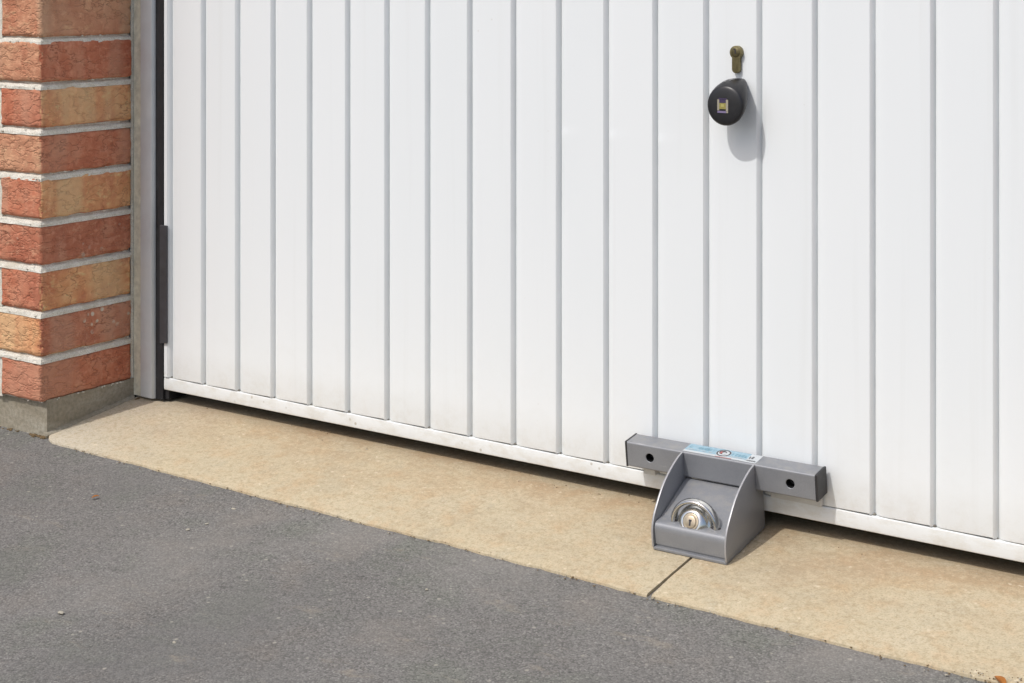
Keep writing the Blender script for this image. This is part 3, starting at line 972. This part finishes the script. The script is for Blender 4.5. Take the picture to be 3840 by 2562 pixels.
# chrome guard ring (half ring with straight feet)
mb = MB()
RR, rt = 0.0285, 0.0042
rings = []
cl = []
for k in range(33):
    a = PI - PI * k / 32
    cl.append((RR * math.cos(a), RR * math.sin(a)))
cl = [(-RR, -0.006), (-RR, -0.003)] + cl + [(RR, -0.003), (RR, -0.006)]
lean = 0.10
def gp(x, h):        # plane of the ring, leaning back a little
    return Vector((x * 1.08 + 0.0012, 0.0205 + h * lean, 0.0335 + h))
for i, (x, h) in enumerate(cl):
    x0, h0 = cl[max(0, i - 1)]; x1, h1 = cl[min(len(cl) - 1, i + 1)]
    t = (gp(x1, h1) - gp(x0, h0)).normalized()
    side = Vector((0, 1, -lean)).normalized()
    nrm = t.cross(side).normalized()
    c = gp(x, h)
    rings.append([tuple(c + side * (rt * 1.7 * u) + nrm * (rt * 0.8 * w)) for u, w in circ(16, 1.0)])
mb.loft(rings)
auto_smooth(mb.build('guard_ring', M['chrome'], lock), 50)
# lock barrel: stepped chrome body and a brass key face looking up and out
mb = MB()
ax = Vector((0, -0.86, 0.42)).normalized()
ux = Vector((1, 0, 0)); uy = ux.cross(ax).normalized() * -1
if uy.z < 0: uy = -uy
c0 = Vector((0.0005, 0.0250, 0.0305))
def ring(c, r, n=36): return [tuple(c + ux * (r * x) + uy * (r * y)) for x, y in circ(n, 1.0)]
steps = [(0.000, 0.0240), (0.0030, 0.0244), (0.0052, 0.0240), (0.0066, 0.0230), (0.0072, 0.0212), (0.0090, 0.0200), (0.0110, 0.0185), (0.0128, 0.0166), (0.0142, 0.0142), (0.0148, 0.0122), (0.0146, 0.0112), (0.0141, 0.0107)]
rings = [ring(c0 + ax * t + Vector((-0.0020 * t / 0.0155, 0, 0.0015 * t / 0.0155)), r) for t, r in steps]
mb.loft(rings, 0, True, False)
bar_l = auto_smooth(mb.build('lock_barrel', M['chrome'], lock), 40)
mb = MB()
cfk = c0 + ax * 0.0141 + Vector((-0.0020, 0, 0.0015))
mb.loft([ring(cfk, 0.0108), ring(cfk + ax * 0.0002, 0.0102), ring(cfk + ax * 0.0001, 0.0080), ring(cfk + ax * 0.0014, 0.0076), ring(cfk + ax * 0.0016, 0.0070)], 0, False, True)
auto_smooth(mb.build('key_face', M['brass'], bar_l), 30)
mb = MB()
ck = cfk + ax * 0.0018
def kq(x0, x1, y0, y1):
    mb.add([tuple(ck + ux * x + uy * y) for x, y in ((x0, y0), (x1, y0), (x1, y1), (x0, y1))], [(0, 1, 2, 3)])
kq(-0.0012, 0.0012, -0.0048, 0.0030); kq(-0.0020, -0.00125, 0.0008, 0.0030); kq(0.00125, 0.0020, 0.0008, 0.0030)
mb.build('keyhole', M['st_black'], bar_l)

# cross bar: rounded square tube with two bolt holes
BX0, BX1, BY0, BY1, BZ0, BZ1 = -0.1375, 0.1365, 0.0955, 0.1262, 0.0567, 0.0918
rc = 0.0022
mb = MB()
def arc(cy, cz, a0, a1, n=4):
    return [(cy + rc * math.cos(a0 + (a1 - a0) * k / n), cz + rc * math.sin(a0 + (a1 - a0) * k / n)) for k in range(n + 1)]
sect = arc(BY0 + rc, BZ1 - rc, PI, PI / 2) + arc(BY1 - rc, BZ1 - rc, PI / 2, 0) + arc(BY1 - rc, BZ0 + rc, 0, -PI / 2) + arc(BY0 + rc, BZ0 + rc, -PI / 2, -PI)
mb.add([(x, y, z) for x in (BX0, BX1) for y, z in sect], [(k, k + 1, len(sect) + k + 1, len(sect) + k) for k in range(len(sect) - 1)])
zlo, zhi = BZ0 + rc, BZ1 - rc
holes = [-0.1030, 0.1020]
HR = 0.0066
zm = (BZ0 + BZ1) / 2
xcut = BX0
hh = (zhi - zlo) / 2
for hx in holes:
    mb.add([(xcut, BY0, zlo), (hx - hh, BY0, zlo), (hx - hh, BY0, zhi), (xcut, BY0, zhi)], [(0, 1, 2, 3)])
    n = 32
    outer = []
    for k in range(n):
        a = 2 * PI * k / n + PI / 4
        c, s = math.cos(a), math.sin(a)
        q = hh / max(abs(c), abs(s))
        outer.append((hx + c * q, BY0, zm + s * q))
    inner = [(hx + HR * math.cos(2 * PI * k / n + PI / 4), BY0, zm + HR * math.sin(2 * PI * k / n + PI / 4)) for k in range(n)]
    chm = [(hx + (HR - 0.0006) * math.cos(2 * PI * k / n + PI / 4), BY0 + 0.0006, zm + (HR - 0.0006) * math.sin(2 * PI * k / n + PI / 4)) for k in range(n)]
    deep = [(v[0], BY0 + 0.014, v[2]) for v in chm]
    vs = outer + inner + chm + deep
    mb.add(vs, [(r * n + k, r * n + (k + 1) % n, (r + 1) * n + (k + 1) % n, (r + 1) * n + k) for r in range(2) for k in range(n)])
    mb.add(chm + deep, [(k, (k + 1) % n, n + (k + 1) % n, n + k) for k in range(n)] + [tuple(range(n, 2 * n))], 1)
    xcut = hx + hh
mb.add([(xcut, BY0, zlo), (BX1, BY0, zlo), (BX1, BY0, zhi), (xcut, BY0, zhi)], [(0, 1, 2, 3)])
bar = mb.build('bar', [M['silver'], M['dark']], lock)
auto_smooth(bar, 30)
for x0, x1 in ((BX0 - 0.0032, BX0 - 0.0001), (BX1 + 0.0001, BX1 + 0.0034)):
    mb = MB(); mb.box(x0, x1, BY0 - 0.0004, BY1 + 0.0004, BZ0 - 0.0004, BZ1 + 0.0004, 0, 0.001)
    mb.build('end_cap', M['cap'], bar)
# bolt heads sunk in the holes
for hx in holes:
    mb = MB()
    mb.loft([[(hx + x, y, zm + z) for x, z in circ(16, r)] for r, y in ((0.0046, BY0 + 0.0138), (0.0046, BY0 + 0.0105), (0.0038, BY0 + 0.0095), (0.0022, BY0 + 0.0095), (0.0022, BY0 + 0.0125))])
    auto_smooth(mb.build('bolt', M['cap'], bar), 40)
# printed sticker along the top of the bar
mb = MB()
ZS = BZ1 + 0.0002
def sq(x0, x1, y0, y1, mi, lv=0):
    z0 = ZS + 0.00012 * lv
    mb.add([(x0, y0, z0), (x1, y0, z0), (x1, y1, z0), (x0, y1, z0)], [(0, 1, 2, 3)], mi)
sx0, sx1, sy0, sy1 = -0.0535, 0.0528, 0.0982, 0.1238
sq(sx0, 0.0368, sy0, sy1, 0)
sq(0.0368, sx1, sy0, sy1, 2)
sq(sx0, 0.0368, 0.0982, 0.1035, 2, 1)                 # pale lower band
sq(-0.0060, 0.0180, 0.0984, 0.0998, 4, 2)
def letters(x0, x1, y0, y1, mi, n, seed):
    """small illegible print as a row of strokes"""
    rr = random.Random(seed)
    w = (x1 - x0) / n
    for k in range(n):
        a = x0 + k * w
        if rr.random() < 0.12: continue
        sq(a + w * 0.08, a + w * 0.30, y0, y1, mi, 2)
        for yy in ((y0, y0 + (y1 - y0) * 0.22), (y1 - (y1 - y0) * 0.22, y1), (y0 + (y1 - y0) * 0.40, y0 + (y1 - y0) * 0.60)):
            if rr.random() < 0.6: sq(a + w * 0.30, a + w * 0.78, yy[0], yy[1], mi, 2)
        if rr.random() < 0.5: sq(a + w * 0.62, a + w * 0.80, y0, y1, mi, 3)
letters(-0.0505, -0.0110, 0.1120, 0.1180, 1, 9, 3)
letters(-0.0505, -0.0140, 0.1056, 0.1088, 2, 15, 4)
letters(0.0130, 0.0355, 0.1095, 0.1165, 1, 5, 5)
letters(0.0120, 0.0355, 0.1045, 0.1075, 2, 9, 6)
letters(0.0378, 0.0515, 0.1095, 0.1165, 3, 4, 7)
letters(0.0378, 0.0515, 0.1015, 0.1050, 3, 6, 8)
def disc(cx_, cy_, r0, r1, mi, lv):
    n = 24
    o1 = [(cx_ + r1 * x, cy_ + r1 * y, ZS + 0.00012 * lv) for x, y in circ(n, 1)]
    if r0 <= 0:
        mb.add(o1, [tuple(range(n))], mi); return
    o0 = [(cx_ + r0 * x, cy_ + r0 * y, ZS + 0.00012 * lv) for x, y in circ(n, 1)]
    mb.add(o1 + o0, [(k, (k + 1) % n, n + (k + 1) % n, n + k) for k in range(n)], mi)
disc(0.0010, 0.1120, 0, 0.0104, 2, 1)
disc(0.0010, 0.1120, 0.0082, 0.0100, 3, 3)
disc(-0.0006, 0.1132, 0, 0.0052, 3, 3)
disc(0.0022, 0.1110, 0, 0.0030, 2, 4)
sq(-0.0040, -0.0010, 0.1085, 0.1150, 4, 5)
mb.build('sticker', [M['st_blue'], M['st_teal'], M['st_white'], M['st_black'], M['st_red']], bar)
# spacers between the bar and the door
M['spacer'] = simple('pale_grey_spacer', (0.60, 0.60, 0.585), 0.55, 0, 0.4, 0.1, 60)
for x0, x1, z0 in ((-0.1250, -0.1070, 0.0405), (0.0615, 0.1330, 0.0385)):
    mb = MB(); mb.box(x0, x1, 0.1150 if x0 < 0 else 0.1205, 0.1255, z0, 0.0700, 0, 0.0008)
    mb.build('spacer', M['spacer'], lock)

# ------------------------------------------------------------------ litter
def chip(x, y, s, sx=1.0, m='chip', name='stone_chip'):
    bm = bmesh.new(); bmesh.ops.create_icosphere(bm, subdivisions=2, radius=s)
    ph = rnd.uniform(0, 9)
    for v in bm.verts:
        k = 1 + 0.35 * noise.noise(v.co * (1.2 / s) + Vector((ph, 0, 0)))
        v.co = Vector((v.co.x * k * sx, v.co.y * k, v.co.z * k * 0.5))
    me = bpy.data.meshes.new(name); bm.to_mesh(me); bm.free(); me.materials.append(M[m])
    o = bpy.data.objects.new(name, me); col.objects.link(o)
    o.location = (x, y, zg(y) - 0.004 + s * 0.25); o.rotation_euler = (0, 0, rnd.uniform(0, 3))
    return o
for x, y, s, sx, lb in ((-0.3565, -0.3562, 0.0024, 1.3, 'pale stone chip on the asphalt, nearer the viewer of a close pair below the slab'),
                        (-0.3491, -0.3265, 0.0019, 1.6, 'tiny pale stone chip just behind a slightly larger chip on the asphalt'),
                        (-0.3578, -0.2650, 0.0021, 1.7, 'pale stone chip on the asphalt close against the concrete slab edge'),
                        (-0.2918, -0.6320, 0.0030, 1.8, 'longest pale stone chip lying on the asphalt at lower left'),
                        (-0.1090, -0.6180, 0.0022, 1.1, 'round pale stone chip on the asphalt right of the longest chip'),
                        (0.0544, -0.3460, 0.0019, 1.2, 'tiny pale stone chip alone on the asphalt nearest the silver lock')):
    tag(chip(x, y, s, sx), lb, 'stone', 'pale stone chips on the asphalt')

def leaf(x, y, w, l, rz, label, tilt=0.15):
    mb = MB()
    vs = []; n = 8
    for k in range(n + 1):
        t = k / n
        hw = w * math.sin(PI * min(1, t * 0.96 + 0.02)) ** 0.8 * (1 - 0.3 * t)
        zc = 0.0015 + 0.10 * l * math.sin(t * 3.0)
        yy = -l / 2 + l * t
        vs += [(-hw, yy, zc + hw * 0.45), (0, yy, zc), (hw * 1.05, yy + hw * 0.1, zc + hw * 0.3)]
    up = [(a, b, c + 0.0004) for a, b, c in vs]
    fs = []
    for k in range(n):
        a = 3 * k
        fs += [(a, a + 1, a + 4, a + 3), (a + 1, a + 2, a + 5, a + 4)]
    mb.add(vs, fs); mb.add(up, fs)
    o = mb.build('dead_leaf', M['leaf'])
    o.location = (x, y, zg(y) - 0.002); o.rotation_euler = (tilt, 0, rz)
    tag(o, label, 'leaf')
    return o
leaf(0.7405, -0.2300, 0.0060, 0.0200, 0.9, 'orange dead leaf on the dirt at the threshold edge, bottom right')
leaf(-0.5632, -0.3403, 0.0032, 0.0110, -0.7, 'small curled tan leaf fragment alone on the asphalt near the brick pier')

# crumbs of soil and grit at the edges
mb = MB()
def crumbs(cx_, cy_, ex, ey, n, smin, smax, zoff=0.0, light=0.0):
    for s in range(n):
        x = rnd.gauss(cx_, ex); y = rnd.gauss(cy_, ey)
        r = rnd.uniform(smin, smax)
        bm = bmesh.new(); bmesh.ops.create_icosphere(bm, subdivisions=1, radius=r)
        sc = Vector((rnd.uniform(0.7, 1.5), rnd.uniform(0.7, 1.5), rnd.uniform(0.4, 0.8)))
        for v in bm.verts: v.co = Vector((v.co.x * sc.x + x, v.co.y * sc.y + y, v.co.z * sc.z + zg(y) + r * 0.2 + zoff))
        mb.bm(bm, 1 if rnd.random() < light else 0)
crumbs(0.765, -0.2225, 0.020, 0.005, 46, 0.0005, 0.0014, 0, 0.5)
crumbs(0.715, -0.2255, 0.014, 0.004, 24, 0.0004, 0.0010, 0, 0.6)
crumbs(-0.864, -0.194, 0.012, 0.0020, 46, 0.0012, 0.0036, -0.004)
crumbs(-0.842, -0.004, 0.004, 0.004, 14, 0.0008, 0.0022)
crumbs(-0.945, -0.194, 0.02, 0.0018, 20, 0.0008, 0.0024, -0.004)
for k in range(150):
    x = rnd.uniform(-0.80, 0.80)
    crumbs(x, edge_y(x) + rnd.uniform(-0.010, 0.003), 0.003, 0.0015, rnd.randint(1, 3), 0.0005, 0.0014, -0.002, 0.35)
for k in range(40):
    x = rnd.uniform(-0.74, 1.0)
    crumbs(x, rnd.uniform(-0.02, 0.02), 0.004, 0.003, rnd.randint(1, 4), 0.0004, 0.0011, 0, 0.3)
mb.build('grit', [simple('brown_grit', (0.17, 0.12, 0.065), 0.95, 0, 0.1, 0.5, 300), M['chip']], kind='stuff')

scene.render.resolution_x = 1024
scene.render.resolution_y = 683
